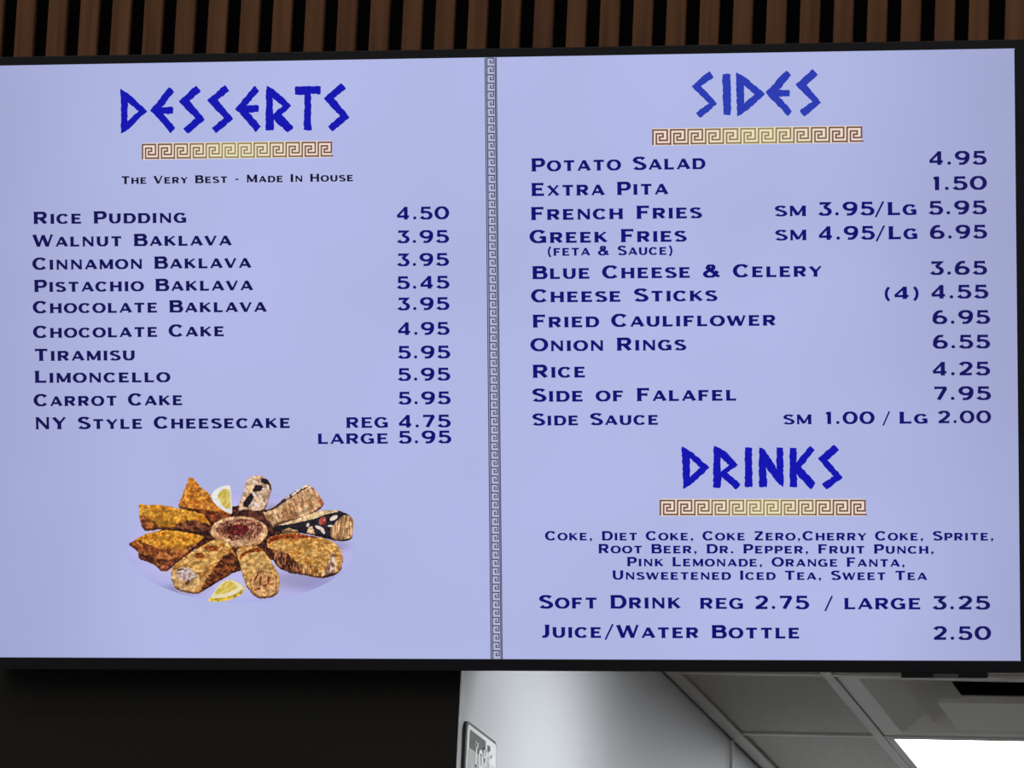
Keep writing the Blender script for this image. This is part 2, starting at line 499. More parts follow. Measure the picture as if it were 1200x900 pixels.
def stroke(pts, ss, se, wd, bold):
    out = []
    P = [Vector(p) for p in pts]
    n = len(P)
    closed = (P[0] - P[-1]).length < 1e-4
    Ls, Rs = [], []
    for i in range(n):
        a = P[i - 1] if i else (P[-2] if closed else P[0])
        b = P[i + 1] if i < n - 1 else (P[1] if closed else P[-1])
        d1 = (P[i] - a).normalized() if (P[i] - a).length > 0 else None
        d2 = (b - P[i]).normalized() if (b - P[i]).length > 0 else None
        d = ((d1 or d2) + (d2 or d1)).normalized()
        nrm = Vector((-d.y, d.x))
        th = (wd if wd else math.sqrt((WV * d.y) ** 2 + (WH * d.x) ** 2)) * bold
        c = 1.0
        if d1 and d2:
            c = 1 / max(0.55, math.sqrt(max(0.0, (1 + d1.dot(d2)) / 2)))
        Ls.append(P[i] + nrm * th / 2 * c)
        Rs.append(P[i] - nrm * th / 2 * c)
    for i in range(n - 1):
        out.append([Ls[i], Rs[i], Rs[i + 1], Ls[i + 1]])
    for flag, e, q in ((ss, 0, 1), (se, n - 1, n - 2)):
        if flag:
            d = (P[e] - P[q]).normalized()
            h = (Ls[e] - Rs[e]).normalized()
            hw = (Ls[e] - Rs[e]).length / 2
            ex = 0.042
            out.append([P[e] + h * (hw + ex), P[e] - h * (hw + ex), P[e] - h * hw - d * 0.10, P[e] + h * hw - d * 0.10])
    return out


def text_polys(s, small=0.81, track=0.20, space=0.66):
    """unit polygons for a string; lower case letters are small capitals"""
    x, polys = 0.0, []
    for ch in s:
        if ch == ' ':
            x += space
            continue
        k = small if ch.islower() else 1.0
        adv, st = G[ch.upper()]
        if st is None:
            c = (x + .16, .125)
            polys.append([(c[0] + .125 * math.cos(t * math.pi / 5), c[1] + .125 * math.sin(t * math.pi / 5)) for t in range(10)])
            if ch == ',':
                polys.append([(x + .20, .12), (x + .245, .02), (x + .10, -.17), (x + .07, -.14)])
        else:
            for e in st:
                for q in stroke(e[0], e[1], e[2], e[3] * 1.36 if len(e) > 3 else None, 1.0 if k == 1 else 1.10):
                    lo_, hi_ = (-9, 9) if ch in '/()' else (-0.012, 1.012)
                    polys.append([(x + p.x * k, min(hi_, max(lo_, p.y)) * k) for p in q])
        x += adv * k + track
    return polys, x - track


def write(name, s, x0, y0, x1, y1, h, rgb):
    """set a line on the display between two baseline points of the photograph, capitals h pixels high"""
    polys, wd = text_polys(s)
    a, b = Vector(scr(x0, y0)), Vector(scr(x1, y1))
    d = b - a
    sx = d.length / wd
    d.normalize()
    nrm = Vector((-d.y, d.x))
    hh = h * PXM
    o = flat(name, [[tuple(a + d * (px * sx) + nrm * (py * hh)) for px, py in p] for p in polys], ink(rgb), 2)
    return o


NAVY = (8, 8, 112)
DARK = (12, 12, 78)
INK = (10, 10, 40)
ITEM = [
    ("Rice Pudding", 39.5, 262.5, 218.8, 261), ("Walnut Baklava", 39, 289.2, 271, 287.6), ("Cinnamon Baklava", 39, 316.2, 294, 313.9),
    ("Pistachio Baklava", 40.3, 342.2, 296, 340.2), ("Chocolate Baklava", 39.5, 367.1, 312, 365.5), ("Chocolate Cake", 39.8, 396.1, 262.8, 394),
    ("Tiramisu", 40.6, 423, 158, 422.2), ("Limoncello", 41, 448.7, 199, 447.8), ("Carrot Cake", 40.5, 476.1, 214, 474.8),
    ("NY Style Cheesecake", 41.4, 503.1, 340, 501.5)]
for i in ITEM:
    write('menu_item', *i, 14.7, (10, 10, 84))
PRICE = [("4.50", 464.7, 257.4, 526, 256.8), ("3.95", 465, 285, 526, 284.4), ("3.95", 465, 312, 526, 311.3), ("5.45", 465.3, 338.7, 526.5, 338),
         ("3.95", 465.5, 363.7, 526.5, 363), ("4.95", 466, 392.7, 526.7, 392.1), ("5.95", 466.5, 420.3, 527.5, 419.8), ("5.95", 466.5, 446.3, 527.5, 445.7),
         ("5.95", 467, 474, 528, 473.5), ("4.75", 467, 501.2, 528, 500.6), ("5.95", 467.3, 519.8, 528.7, 519.3)]
for i in PRICE:
    write('menu_price', *i, 15.2, NAVY)
write('menu_price_size', "REG", 406, 501.5, 455.3, 501.2, 12.7, NAVY)
write('menu_price_size', "LARGE", 372.7, 520.3, 455, 519.9, 12.4, NAVY)
write('menu_tagline', "The Very Best - Made In House", 142.5, 215.7, 414, 212.4, 9.4, INK)
SIDE = [("Potato Salad", 623, 201, 826, 198, 15.6), ("Extra Pita", 623, 229.8, 782.5, 227.8, 15.6), ("French Fries", 622.5, 258, 822, 255.6, 15.6),
        ("Greek Fries", 621.7, 285, 804, 283, 15.6), ("(feta & Sauce)", 641.5, 299.8, 788.7, 298.5, 11.2), ("Blue Cheese & Celery", 624, 327.1, 963, 324.1, 15.4),
        ("Cheese Sticks", 623.5, 354.3, 840, 352.7, 15.4), ("Fried Cauliflower", 624.5, 383.9, 909, 381.5, 15.4), ("Onion Rings", 622.6, 411.6, 803.5, 410.4, 15.4),
        ("Rice", 624.5, 442.8, 686, 442.2, 15.6), ("Side of Falafel", 624.5, 470.8, 863, 469.4, 15.6), ("Side Sauce", 624.5, 498.6, 771.5, 497.7, 14.2)]
for i in SIDE:
    write('menu_item', *i, NAVY)
SPRICE = [("4.95", 1088.5, 193.4, 1156, 192.7), ("1.50", 1092.7, 222.9, 1156, 222.2), ("3.95", 958.5, 252.8, 1024.5, 252.2), ("5.95", 1088.5, 251.5, 1156, 250.9),
          ("4.95", 959, 281.2, 1025, 280.6), ("6.95", 1090, 279.9, 1156.5, 279.3), ("3.65", 1089.5, 322.2, 1156.5, 321.6), ("4.55", 1091, 350, 1158, 349.5),
          ("6.95", 1093, 379.7, 1160, 379.3), ("6.55", 1093.5, 408.5, 1160, 408.1), ("4.25", 1092.5, 440.1, 1160, 439.7), ("7.95", 1094, 468.9, 1161, 468.6),
          ("1.00", 967, 497, 1024.5, 496.7), ("2.00", 1099, 496, 1161, 495.7), ("2.75", 884.5, 713.8, 948, 713.8), ("3.25", 1092.5, 714.2, 1160, 714.2),
          ("2.50", 1093.5, 749.8, 1161, 749.8)]
for s, a, b, c, d in SPRICE:
    write('menu_price', s, a, b, c, d, 14.6 if s in ("1.00", "2.00") else 16, (14, 14, 96) if a > 1080 else NAVY)
SIZES = [("SM", 908.5, 253.5, 944.5, 253.2, 12.4), ("/Lg", 1025, 252.4, 1074.5, 251.8, 15.4), ("SM", 909, 281.8, 945, 281.5, 12.4), ("/Lg", 1026, 280.7, 1075.5, 280.1, 15.4),
         ("(4)", 1036, 350.7, 1077.5, 350.2, 14.6), ("SM", 918.5, 497.3, 951, 497.1, 11.6), ("/", 1034, 496.8, 1043.5, 496.7, 14), ("Lg", 1054, 496.5, 1087.5, 496.3, 14),
         ("REG", 820.5, 713.4, 871.5, 713.6, 13), ("/", 966, 714, 976.5, 714, 15), ("LARGE", 989.5, 714, 1079, 714.1, 13.4)]
for i in SIZES:
    write('menu_price_size', *i, NAVY)
DR = [("Coke, Diet Coke, Coke Zero,Cherry Coke, Sprite,", 639.5, 633.2, 1165, 633.4), ("Root Beer, Dr. Pepper, Fruit Punch,", 701.5, 648.3, 1095, 648.8),
      ("Pink Lemonade, Orange Fanta,", 735, 663.5, 1061, 664.2), ("Unsweetened Iced Tea, Sweet Tea", 718, 679.2, 1086, 679.8)]
for i in DR:
    write('menu_drink_list', *i, 11, NAVY)
write('menu_item', "Soft Drink", 632.5, 713.1, 797.5, 713, 16, NAVY)
write('menu_item', "Juice/Water Bottle", 632.5, 747.2, 937, 748.2, 15.6, NAVY)

# ------------------------------------------------------------------ rough-cut Greek headings
HB, HB_REFLECT = (9, 14, 174), (40, 58, 176)  # second blue has a reflection on the display lightened into its colour


def heading(name, letters, ox, oy, sc, rgb, amp=0.55):
    rnd = random.Random(len(letters) * 13 + int(ox))
    vs, fs = [], []
    for loops in letters:
        rl = []
        for li, lp in enumerate(loops):
            grow = -0.45 if li == 0 else 0.25
            pts = []
            for i in range(len(lp)):
                a, b = Vector(lp[i]), Vector(lp[(i + 1) % len(lp)])
                a, b = a / sc + Vector((ox, oy)), b / sc + Vector((ox, oy))
                d = b - a
                n = max(1, int(d.length / 2.6))
                nr = Vector((-d.y, d.x)).normalized()
                for kk in range(n):
                    j = grow + (0 if kk == 0 else rnd.uniform(-amp, amp))
                    pts.append(a + d * (kk / n) + nr * j)
            rl.append([Vector((*scr(p.x, p.y), 0)) for p in pts])
        tris = tessellate_polygon(rl)
        base = len(vs)
        for r_ in rl:
            vs += [(p.x, -0.0005, p.y) for p in r_]
        fs += [tuple(base + i for i in t) for t in tris]
    me = bpy.data.meshes.new(name)
    me.from_pydata(vs, [], fs)
    return obj(name, me, ink(rgb), screen)


def sh(pts, dx):
    return [(x + dx, y) for x, y in pts]


d8 = 140 * 8
heading('menu_heading', [
    [[(85, 115), (160, 155), (210, 200), (340, 322), (270, 380), (185, 470), (98, 533), (98, 290), (92, 150)], [(160, 240), (262, 322), (155, 415)]],
    [[(548, 100), (590, 140), (475, 285), (582, 285), (582, 343), (490, 347), (600, 475), (565, 528), (400, 340), (370, 320), (420, 260)]],
    [[(800, 85), (842, 135), (735, 225), (878, 400), (725, 530), (680, 485), (795, 390), (640, 228)]],
    [[(1065, 80), (1110, 130), (1000, 218), (1145, 392), (988, 528), (948, 482), (1062, 385), (905, 225)]],
    [sh([(230, 85), (268, 130), (148, 270), (262, 268), (262, 328), (170, 335), (285, 465), (240, 518), (90, 335), (45, 305), (75, 270)], d8)],
    [sh([(340, 88), (400, 115), (568, 268), (480, 355), (590, 475), (540, 518), (405, 400), (405, 500), (333, 502), (338, 290)], d8),
     sh([(395, 195), (490, 275), (400, 350)], d8)],
    [sh([(608, 95), (845, 90), (845, 160), (755, 155), (752, 430), (765, 498), (690, 495), (700, 270), (695, 165), (608, 165)], d8)],
    [sh([(1035, 62), (1082, 110), (970, 200), (1115, 378), (962, 510), (918, 468), (1030, 365), (878, 205)], d8)],
], 130, 90, 8, HB)
heading('menu_heading', [
    [[(365, 55), (385, 80), (325, 125), (400, 205), (325, 272), (303, 250), (365, 205), (283, 125)]],
    [[(428, 70), (463, 68), (465, 257), (432, 257)]],
    [[(492, 60), (535, 85), (625, 160), (545, 235), (497, 265)], [(528, 120), (578, 162), (527, 205)]],
    [[(725, 52), (747, 72), (690, 142), (742, 145), (742, 170), (690, 172), (750, 240), (735, 263), (630, 155)]],
    [[(850, 45), (873, 70), (820, 120), (888, 200), (812, 265), (790, 240), (850, 195), (770, 117)]],
], 740, 70, 4, HB_REFLECT)
heading('menu_heading', [
    [[(222, 50), (265, 75), (342, 142), (275, 205), (230, 237)], [(258, 100), (303, 142), (257, 185)]],
    [[(363, 47), (410, 70), (467, 130), (420, 165), (478, 215), (460, 238), (396, 182), (390, 230), (361, 230)], [(392, 98), (430, 132), (392, 160)]],
    [[(500, 55), (528, 55), (531, 227), (500, 227)]],
    [[(562, 55), (585, 65), (640, 150), (638, 55), (665, 55), (668, 227), (650, 215), (590, 140), (595, 227), (562, 227)]],
    [[(697, 57), (725, 57), (725, 120), (785, 48), (805, 65), (745, 140), (807, 210), (790, 237), (725, 170), (728, 227), (697, 227)]],
    [[(890, 43), (912, 65), (860, 110), (928, 185), (858, 237), (838, 215), (890, 180), (820, 102)]],
], 740, 510, 3.75, HB)

# ------------------------------------------------------------------ Greek key borders
KEY = [(.05, .97), (.05, .05), (.86, .05), (.86, .72), (.42, .72), (.42, .50), (.62, .50), (.62, .29), (.24, .29), (.24, .95), (1.05, .95)]


def colour_mesh(name, quads, cols, parent, layer, mt):
    vs, fs, cl = [], [], []
    for q, c in zip(quads, cols):
        n = len(vs)
        vs += [(a, -0.00025 * layer, b) for a, b in q]
        cl += [(*lin(c), 1.0)] * len(q)
        fs.append(tuple(range(n, n + len(q))))
    me = bpy.data.meshes.new(name)
    me.from_pydata(vs, [], fs)
    at = me.color_attributes.new('display_rgb', 'FLOAT_COLOR', 'POINT')
    at.data.foreach_set('color', np.array(cl, dtype=np.float32).ravel())
    return obj(name, me, mt, parent)


M_pic = mat('display_picture', (6, 6, 8), 0.4, 0.25, emit=(255, 255, 255))
_nt = M_pic.node_tree
_a = _nt.nodes.new('ShaderNodeAttribute')
_a.attribute_name = 'display_rgb'
_nt.links.new(_a.outputs['Color'], _nt.nodes['Principled BSDF'].inputs['Emission Color'])


def mix(a, b, t):
    return tuple(a[i] + (b[i] - a[i]) * t for i in range(3))


def border(tl, tr, br_, bl, n=12):
    q = [Vector(scr(*p)) for p in (tl, tr, br_, bl)]

    def P(s, v):
        top, bot = q[0].lerp(q[1], s), q[3].lerp(q[2], s)
        return tuple(top.lerp(bot, v))
    bg, bc, dk, dc = [], [], [], []
    for i in range(n):
        tmid = abs((i + .5) / n - .5) * 2
        cream = mix((232, 226, 196), (240, 216, 206), tmid)
        dark = mix((158, 142, 92), (112, 82, 66), min(1, tmid * 1.25))
        s0, s1 = i / n, (i + 1) / n - (0 if i < n - 1 else .01)
        bg.append([P(s0, -.05), P(s1, -.05), P(s1, 1.05), P(s0, 1.05)])
        bc.append(cream)
        pts = KEY if i < n - 1 else KEY[:-1] + [(.92, .95)]
        for (xa, ya), (xb, yb) in zip(pts[:-1], pts[1:]):
            x0, x1, y0, y1 = min(xa, xb), max(xa, xb), min(ya, yb), max(ya, yb)
            hx, hy = .048, .055
            dk.append([P((i + x0 - hx) / n, y0 - hy), P((i + x1 + hx) / n, y0 - hy), P((i + x1 + hx) / n, y1 + hy), P((i + x0 - hx) / n, y1 + hy)])
            dc.append(dark)
    b_ = colour_mesh('key_border', bg, bc, screen, 1, M_pic)
    # the dark line work belongs to the same printed border
    k_ = colour_mesh('key_border_line', dk, dc, screen, 2, M_pic)
    return b_, k_


border((166.3, 168.6), (391, 165.7), (391, 183.4), (166.3, 186.4))
border((764.3, 151.6), (1012.5, 148.0), (1012.5, 166.2), (764.3, 169.8))
border((773, 585.6), (1016.5, 585.6), (1016.5, 603.8), (773, 603.8))

# vertical divider band
dq = [Vector(scr(*p)) for p in ((567.9, 67.9), (582.1, 67.6), (589.2, 772.0), (575.0, 772.0))]


def DP(s, v):
    return tuple(dq[0].lerp(dq[1], s).lerp(dq[3].lerp(dq[2], s), v))


flat('divider_band', [[DP(0, 0.0), DP(1, 0.0), DP(1, 1.0), DP(0, 1.0)]], ink((152, 157, 188)), 1)
ln = []
for s in (.035, .175, .86, .965):
    ln.append([DP(s - .035, 0), DP(s + .035, 0), DP(s + .035, 1), DP(s - .035, 1)])
flat('divider_line', ln, ink((58, 58, 88)), 2)
N = 72
HK = [(.24, .02), (.72, .02), (.72, .62), (.46, .62), (.46, .36), (.56, .36)]
lq, wq = [], []
for i in range(N):
    wq.append([DP(.27, (i + .10) / N), DP(.80, (i + .10) / N), DP(.80, (i + .92) / N), DP(.27, (i + .92) / N)])
    for (xa, ya), (xb, yb) in zip(HK[:-1], HK[1:]):
        x0, x1, y0, y1 = min(xa, xb), max(xa, xb), min(ya, yb), max(ya, yb)
        lq.append([DP(x0 - .04, (i + y0 - .05) / N), DP(x1 + .04, (i + y0 - .05) / N), DP(x1 + .04, (i + y1 + .06) / N), DP(x0 - .04, (i + y1 + .06) / N)])
flat('divider_key_ground', wq, ink((176, 181, 214)), 2)
flat('divider_key', [[(a, b if True else 0) for a, b in p] for p in lq], ink((52, 50, 78)), 3)

# ------------------------------------------------------------------ the dessert photograph shown on the display
PX0, PY0, PX1, PY1, RS = 144.0, 550.0, 420.0, 712.0, 2
W_, H_ = int((PX1 - PX0) * RS) + 1, int((PY1 - PY0) * RS) + 1
gx, gy = np.meshgrid(PX0 + np.arange(W_) / RS, PY0 + np.arange(H_) / RS)
img = np.zeros((H_, W_, 3)) + np.array(LAV, float)
cov = np.zeros((H_, W_), bool)
rng = np.random.RandomState(5)


def vnoise(sx, sy, ang=0.0):
    c, s = math.cos(ang), math.sin(ang)
    u = ((gx - 280) * c + (gy - 630) * s) / sx + 200
    v = (-(gx - 280) * s + (gy - 630) * c) / sy + 200
    g = rng.rand(512, 512)
    iu, iv = np.floor(u).astype(int), np.floor(v).astype(int)
    fu, fv = u - iu, v - iv
    fu, fv = fu * fu * (3 - 2 * fu), fv * fv * (3 - 2 * fv)
    iu, iv = iu % 511, iv % 511
    return (g[iv, iu] * (1 - fu) + g[iv, iu + 1] * fu) * (1 - fv) + (g[iv + 1, iu] * (1 - fu) + g[iv + 1, iu + 1] * fu) * fv


def pmask(pts, rough=0.0):
    for _ in range(2):          # round the outline's corners
        pts = [((1 - f_) * pts[i][0] + f_ * pts[(i + 1) % len(pts)][0], (1 - f_) * pts[i][1] + f_ * pts[(i + 1) % len(pts)][1])
               for i in range(len(pts)) for f_ in (.13, .87)]
    X, Y = gx, gy
    if rough:
        X = gx + (vnoise(2.2, 2.2) - .5) * 2 * rough
        Y = gy + (vnoise(2.2, 2.2) - .5) * 2 * rough
    inside = np.zeros(gx.shape, bool)
    n = len(pts)
    for i in range(n):
        (xa, ya), (xb, yb) = pts[i], pts[(i + 1) % n]
        if ya == yb:
            continue
        c = ((ya > Y) != (yb > Y)) & (X < (xb - xa) * (Y - ya) / (yb - ya) + xa)
        inside ^= c
    return inside


def emask(cx, cy, rx, ry, ang=0.0, rough=0.0):
    c, s = math.cos(ang), math.sin(ang)
    dx, dy = gx - cx, gy - cy
    r = ((dx * c + dy * s) / rx) ** 2 + ((-dx * s + dy * c) / ry) ** 2
    if rough:
        r = r + (vnoise(2.5, 2.5) - .5) * rough
    return r < 1


def T2(pts, ox, oy, sc=8.0):
    return [(ox + x / sc, oy + y / sc) for x, y in pts]


def paint(mask, ca, cb, noise, mark=True, amp=1.0):
    t = np.clip((noise - .5) * 2.9 * amp + .5, 0, 1)[..., None]
    col = np.array(ca, float) * (1 - t) + np.array(cb, float) * t
    img[mask] = col[mask]
    if mark:
        cov[mask] = True


def erode(m, n):
    for _ in range(n):
        k_ = m.copy()
        k_[1:] &= m[:-1]; k_[:-1] &= m[1:]; k_[:, 1:] &= m[:, :-1]; k_[:, :-1] &= m[:, 1:]
        m = k_
    return m


def rim(mask, col, n=1, a=.6):
    e = mask & ~erode(mask, n)
    img[e] = img[e] * (1 - a) + np.array(col, float) * a


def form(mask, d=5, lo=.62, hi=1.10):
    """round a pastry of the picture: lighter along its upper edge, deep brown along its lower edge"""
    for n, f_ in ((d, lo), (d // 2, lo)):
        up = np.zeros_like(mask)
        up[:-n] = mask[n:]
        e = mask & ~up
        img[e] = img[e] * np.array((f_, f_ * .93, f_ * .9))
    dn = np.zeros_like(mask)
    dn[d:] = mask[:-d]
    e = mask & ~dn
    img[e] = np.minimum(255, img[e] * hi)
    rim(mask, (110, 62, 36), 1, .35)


A_, B_, C_, D_ = (140, 545), (270, 545), (140, 620), (270, 620)
plate = emask(282.3, 641, 133.6, 64.8)
paint(plate, (166, 168, 226), (172, 174, 229), vnoise(30, 14))
rim(plate, (150, 152, 208), 1, .6)
r_ = np.clip(1.25 - np.sqrt(((gx - 284) / 118) ** 2 + ((gy - 640) / 55) ** 2), 0, .35)[..., None] / .35 * plate[..., None]
img += (np.array((188, 186, 230.)) - img) * r_
# soft shade of the pastries on the plate (part of the photographed picture)
for cx, cy, rx, ry in ((352, 680, 48, 14), (215, 690, 30, 8), (390, 640, 22, 8), (318, 600, 14, 12)):
    r_ = np.exp(-1.6 * (((gx - cx) / rx) ** 2 + ((gy - cy) / ry) ** 2) ** 1.5)[..., None] * plate[..., None]
    img *= 1 - r_ * np.array((.17, .19, .16))
paint(pmask([(178, 626), (228, 602), (262, 596), (300, 588), (334, 612), (352, 634), (338, 660), (306, 654), (277, 672), (262, 652), (238, 646), (200, 634)], .5), (34, 14, 14), (92, 48, 34), vnoise(2, 2))
fine, mid, coarse = vnoise(1.6, 1.6), vnoise(3.5, 3.0), vnoise(9, 7)
n1 = .45 * fine + .35 * mid + .2 * coarse
n2 = .35 * vnoise(1.4, 1.4) + .4 * vnoise(4, 2.4, .5) + .25 * vnoise(8, 8)

# triangular baklava at the back
p = T2([(650, 115), (690, 113), (770, 200), (850, 270), (900, 370), (1060, 460), (1000, 520), (870, 560), (790, 470), (560, 402), (552, 370), (600, 260)], *A_)
m_ = pmask(p, .5)
paint(m_, (168, 88, 26), (232, 160, 66), n1)
paint(pmask(T2([(555, 385), (660, 395), (790, 420), (880, 425), (1060, 462), (1000, 520), (870, 562), (790, 475)], *A_), .8) & m_, (70, 26, 18), (150, 76, 40), n2)
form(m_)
# lemon at the back
m_ = pmask(T2([(1048, 180), (960, 195), (890, 235), (860, 290), (880, 340), (930, 392), (1000, 440), (1066, 462)], *A_))
paint(m_, (222, 220, 226), (234, 232, 228), mid)
rim(m_, (196, 178, 130), 1, .5)
paint(pmask(T2([(1036, 220), (975, 225), (920, 285), (960, 370), (1000, 405), (1054, 412)], *A_), .3), (196, 172, 70), (222, 204, 120), vnoise(1.5, 5, .6))
# left upper baklava
p = T2([(178, 355), (260, 372), (390, 368), (560, 405), (770, 450), (800, 465), (862, 570), (835, 625), (760, 645), (690, 640), (520, 600), (450, 592), (250, 622), (215, 590), (190, 500)], *A_)
m_ = pmask(p, .5)
paint(m_, (178, 108, 28), (226, 168, 62), n1)
paint(pmask(T2([(190, 470), (270, 480), (340, 540), (400, 600), (250, 625), (205, 600)], *A_), .8) & m_, (92, 44, 22), (186, 110, 52), n2)
paint(pmask(T2([(505, 575), (620, 520), (740, 515), (850, 560), (835, 630), (760, 645), (640, 635), (520, 602)], *A_), .8) & m_, (56, 24, 20), (150, 88, 56), n2)
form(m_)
# left lower baklava
p = T2([(88, 135), (250, 40), (420, 5), (560, 15), (770, 60), (805, 72), (700, 200), (590, 285), (480, 372), (450, 396), (385, 392), (340, 340), (180, 275), (180, 212), (90, 150)], *C_)
m_ = pmask(p, .6)
paint(m_, (180, 104, 26), (236, 172, 60), n1)
paint(pmask(T2([(85, 130), (170, 90), (300, 150), (430, 190), (600, 180), (800, 85), (700, 210), (480, 380), (380, 400), (170, 290)], *C_), .9) & m_, (110, 48, 22), (200, 128, 66), n2)
paint(pmask(T2([(180, 230), (350, 270), (480, 290), (640, 215), (800, 85), (700, 210), (480, 376), (385, 330), (180, 280)], *C_), 1.0) & m_, (52, 20, 16), (140, 74, 44), n2)
paint(pmask(T2([(380, 360), (440, 340), (490, 375), (450, 398), (385, 394)], *C_), .4), (176, 92, 58), (206, 120, 86), fine)
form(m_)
# roll at the back, chocolate and flaked almonds
p = T2([(160, 125), (200, 102), (300, 95), (350, 130), (388, 170), (396, 220), (380, 270), (340, 400), (300, 440), (270, 452), (70, 445), (90, 360), (130, 240)], *B_)
m_ = pmask(p, .4)
paint(m_, (196, 150, 112), (232, 204, 176), n1)
for q in ([(290, 120), (350, 130), (385, 180), (388, 240), (340, 180), (290, 160)], [(240, 185), (310, 195), (300, 240), (250, 250), (205, 245)],
          [(200, 260), (240, 255), (215, 320), (175, 395), (120, 390), (130, 340)], [(260, 425), (340, 420), (320, 450), (270, 460)]):
    paint(pmask(T2(q, *B_), .5) & m_, (20, 16, 26), (46, 36, 44), fine)
for cx, cy, rx, ry, an in ((325, 235, 28, 18, .8), (355, 200, 22, 14, 1.2), (230, 280, 34, 13, .9), (290, 300, 40, 14, 1.0), (310, 350, 36, 14, .7), (240, 370, 48, 22, .5), (225, 150, 50, 17, .5)):
    mm = emask(B_[0] + cx / 8, B_[1] + cy / 8, rx / 8, ry / 8, an)
    paint(mm, (222, 192, 176), (240, 222, 208), fine)
    rim(mm, (150, 104, 84), 1, .4)
rim(m_, (120, 76, 56), 1, .5)
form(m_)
# dark gap between the rolls
paint(pmask(T2([(20, 480), (120, 410), (280, 430), (340, 470), (460, 560), (440, 620), (340, 600), (250, 520), (120, 475)], *B_), .6), (40, 18, 22), (110, 62, 46), n2)
# shredded pastry roll
p = T2([(300, 440), (400, 400), (560, 280), (720, 180), (770, 200), (840, 280), (886, 360), (850, 412), (700, 500), (450, 552), (400, 592), (340, 510)], *B_)
m_ = pmask(p, .4)
paint(m_, (164, 112, 72), (226, 188, 146), .6 * vnoise(1.1, 8, -.35) + .4 * vnoise(6, 6))
paint(pmask(T2([(310, 430), (400, 405), (560, 270), (730, 175), (750, 195), (580, 300), (420, 410), (330, 445)], *B_), .5), (22, 18, 28), (60, 46, 50), fine)
for cx, cy in ((540, 300), (600, 270), (640, 235), (725, 190), (690, 205)):
    paint(emask(B_[0] + cx / 8, B_[1] + cy / 8, 3.2, 1.4, -.6), (216, 186, 170), (236, 214, 200), fine)
paint(pmask(T2([(820, 280), (850, 300), (886, 360), (850, 412), (800, 420), (850, 360)], *B_), .4), (150, 88, 56), (196, 138, 98), fine)
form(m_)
# chocolate roll at the right
p = T2([(400, 590), (520, 540), (850, 425), (1020, 420), (1110, 460), (1158, 510), (1150, 682), (1100, 712), (1000, 714), (880, 684), (700, 640), (480, 632), (400, 612)], *B_)
m_ = pmask(p, .4)
paint(m_, (18, 16, 28), (44, 38, 50), n1)
paint(pmask(T2([(440, 565), (560, 525), (850, 425), (1040, 418), (1000, 440), (900, 460), (800, 500), (580, 550)], *B_), .4), (206, 170, 124), (232, 208, 164), fine)
paint(pmask(T2([(942, 590), (1000, 520), (1070, 465), (1120, 480), (1158, 510), (1150, 682), (1000, 714), (940, 670)], *B_), .4), (150, 104, 70), (226, 182, 130), vnoise(1.2, 7, .1))
paint(pmask(T2([(720, 645), (740, 580), (770, 575), (800, 650)], *B_), .4), (196, 150, 110), (226, 188, 150), vnoise(1, 5))
paint(pmask(T2([(480, 620), (540, 585), (640, 615), (660, 640), (500, 640)], *B_), .5), (186, 140, 96), (222, 184, 140), fine)
for cx, cy, rx, ry, an in ((970, 495, 40, 20, -.5), (840, 590, 46, 16, .45), (870, 620, 30, 14, .9), (730, 560, 14, 18, .2), (940, 570, 26, 8, 0)):
    paint(emask(B_[0] + cx / 8, B_[1] + cy / 8, rx / 8, ry / 8, an), (216, 190, 180), (240, 222, 212), fine)
paint(emask(B_[0] + 868 / 8, B_[1] + 525 / 8, 4.0, 5.4, .3), (150, 56, 44), (204, 112, 92), fine)
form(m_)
# round nest in the centre
paint(pmask(T2([(20, 555), (340, 570), (348, 640), (300, 720), (180, 780), (0, 770), (-110, 720), (-150, 620)], *B_), .5), (150, 92, 48), (216, 160, 100), vnoise(1.4, 5, .4))
m_ = emask(281, 622.5, 33.5, 17.6, .02, .08)
paint(m_, (196, 140, 96), (232, 196, 156), n1)
paint(emask(281, 620.5, 27, 12.6, 0, .4), (96, 44, 34), (196, 140, 108), .6 * vnoise(1.6, 1.6) + .4 * fine)
paint(emask(279, 621, 13.5, 6.6, 0, .3), (66, 18, 22), (122, 42, 40), fine)
rim(m_, (120, 70, 44), 1, .45)
# roll at the lower left
p = T2([(515, 340), (600, 270), (700, 200), (860, 110), (960, 90), (1040, 150), (1100, 260), (1112, 392), (1000, 452), (800, 572), (740, 612), (600, 592), (530, 562), (488, 470), (490, 390)], *C_)
m_ = pmask(p, .5)
paint(m_, (176, 116, 50), (226, 180, 110), n1)
paint(pmask(T2([(940, 290), (1060, 205), (1112, 300), (1112, 395), (1000, 454), (790, 582), (765, 560), (840, 440)], *C_), 1.0) & m_, (52, 20, 14), (150, 82, 40), n2)
paint(pmask(T2([(790, 170), (880, 150), (960, 170), (900, 215), (800, 190)], *C_), .8), (108, 44, 18), (170, 92, 40), fine)
paint(pmask(T2([(680, 240), (780, 215), (810, 270), (740, 280)], *C_), .8), (100, 42, 18), (170, 92, 40), fine)
mm = emask(C_[0] + 622 / 8, C_[1] + 478 / 8, 16.2, 15.6, .3, .12)
paint(mm & m_, (190, 144, 84), (228, 190, 138), n1)
rim(mm, (228, 200, 160), 2, .5)
paint(emask(C_[0] + 630 / 8, C_[1] + 430 / 8, 10.6, 7.5, .3, .4), (160, 130, 126), (216, 196, 192), vnoise(2, 2))
paint(emask(C_[0] + 640 / 8, C_[1] + 500 / 8, 3.4, 2.2, -.8, .5), (90, 44, 34), (130, 76, 56), fine)
paint(pmask(T2([(545, 378), (600, 368), (610, 378), (555, 395)], *C_), .3), (60, 38, 44), (90, 60, 60), fine)
form(m_)
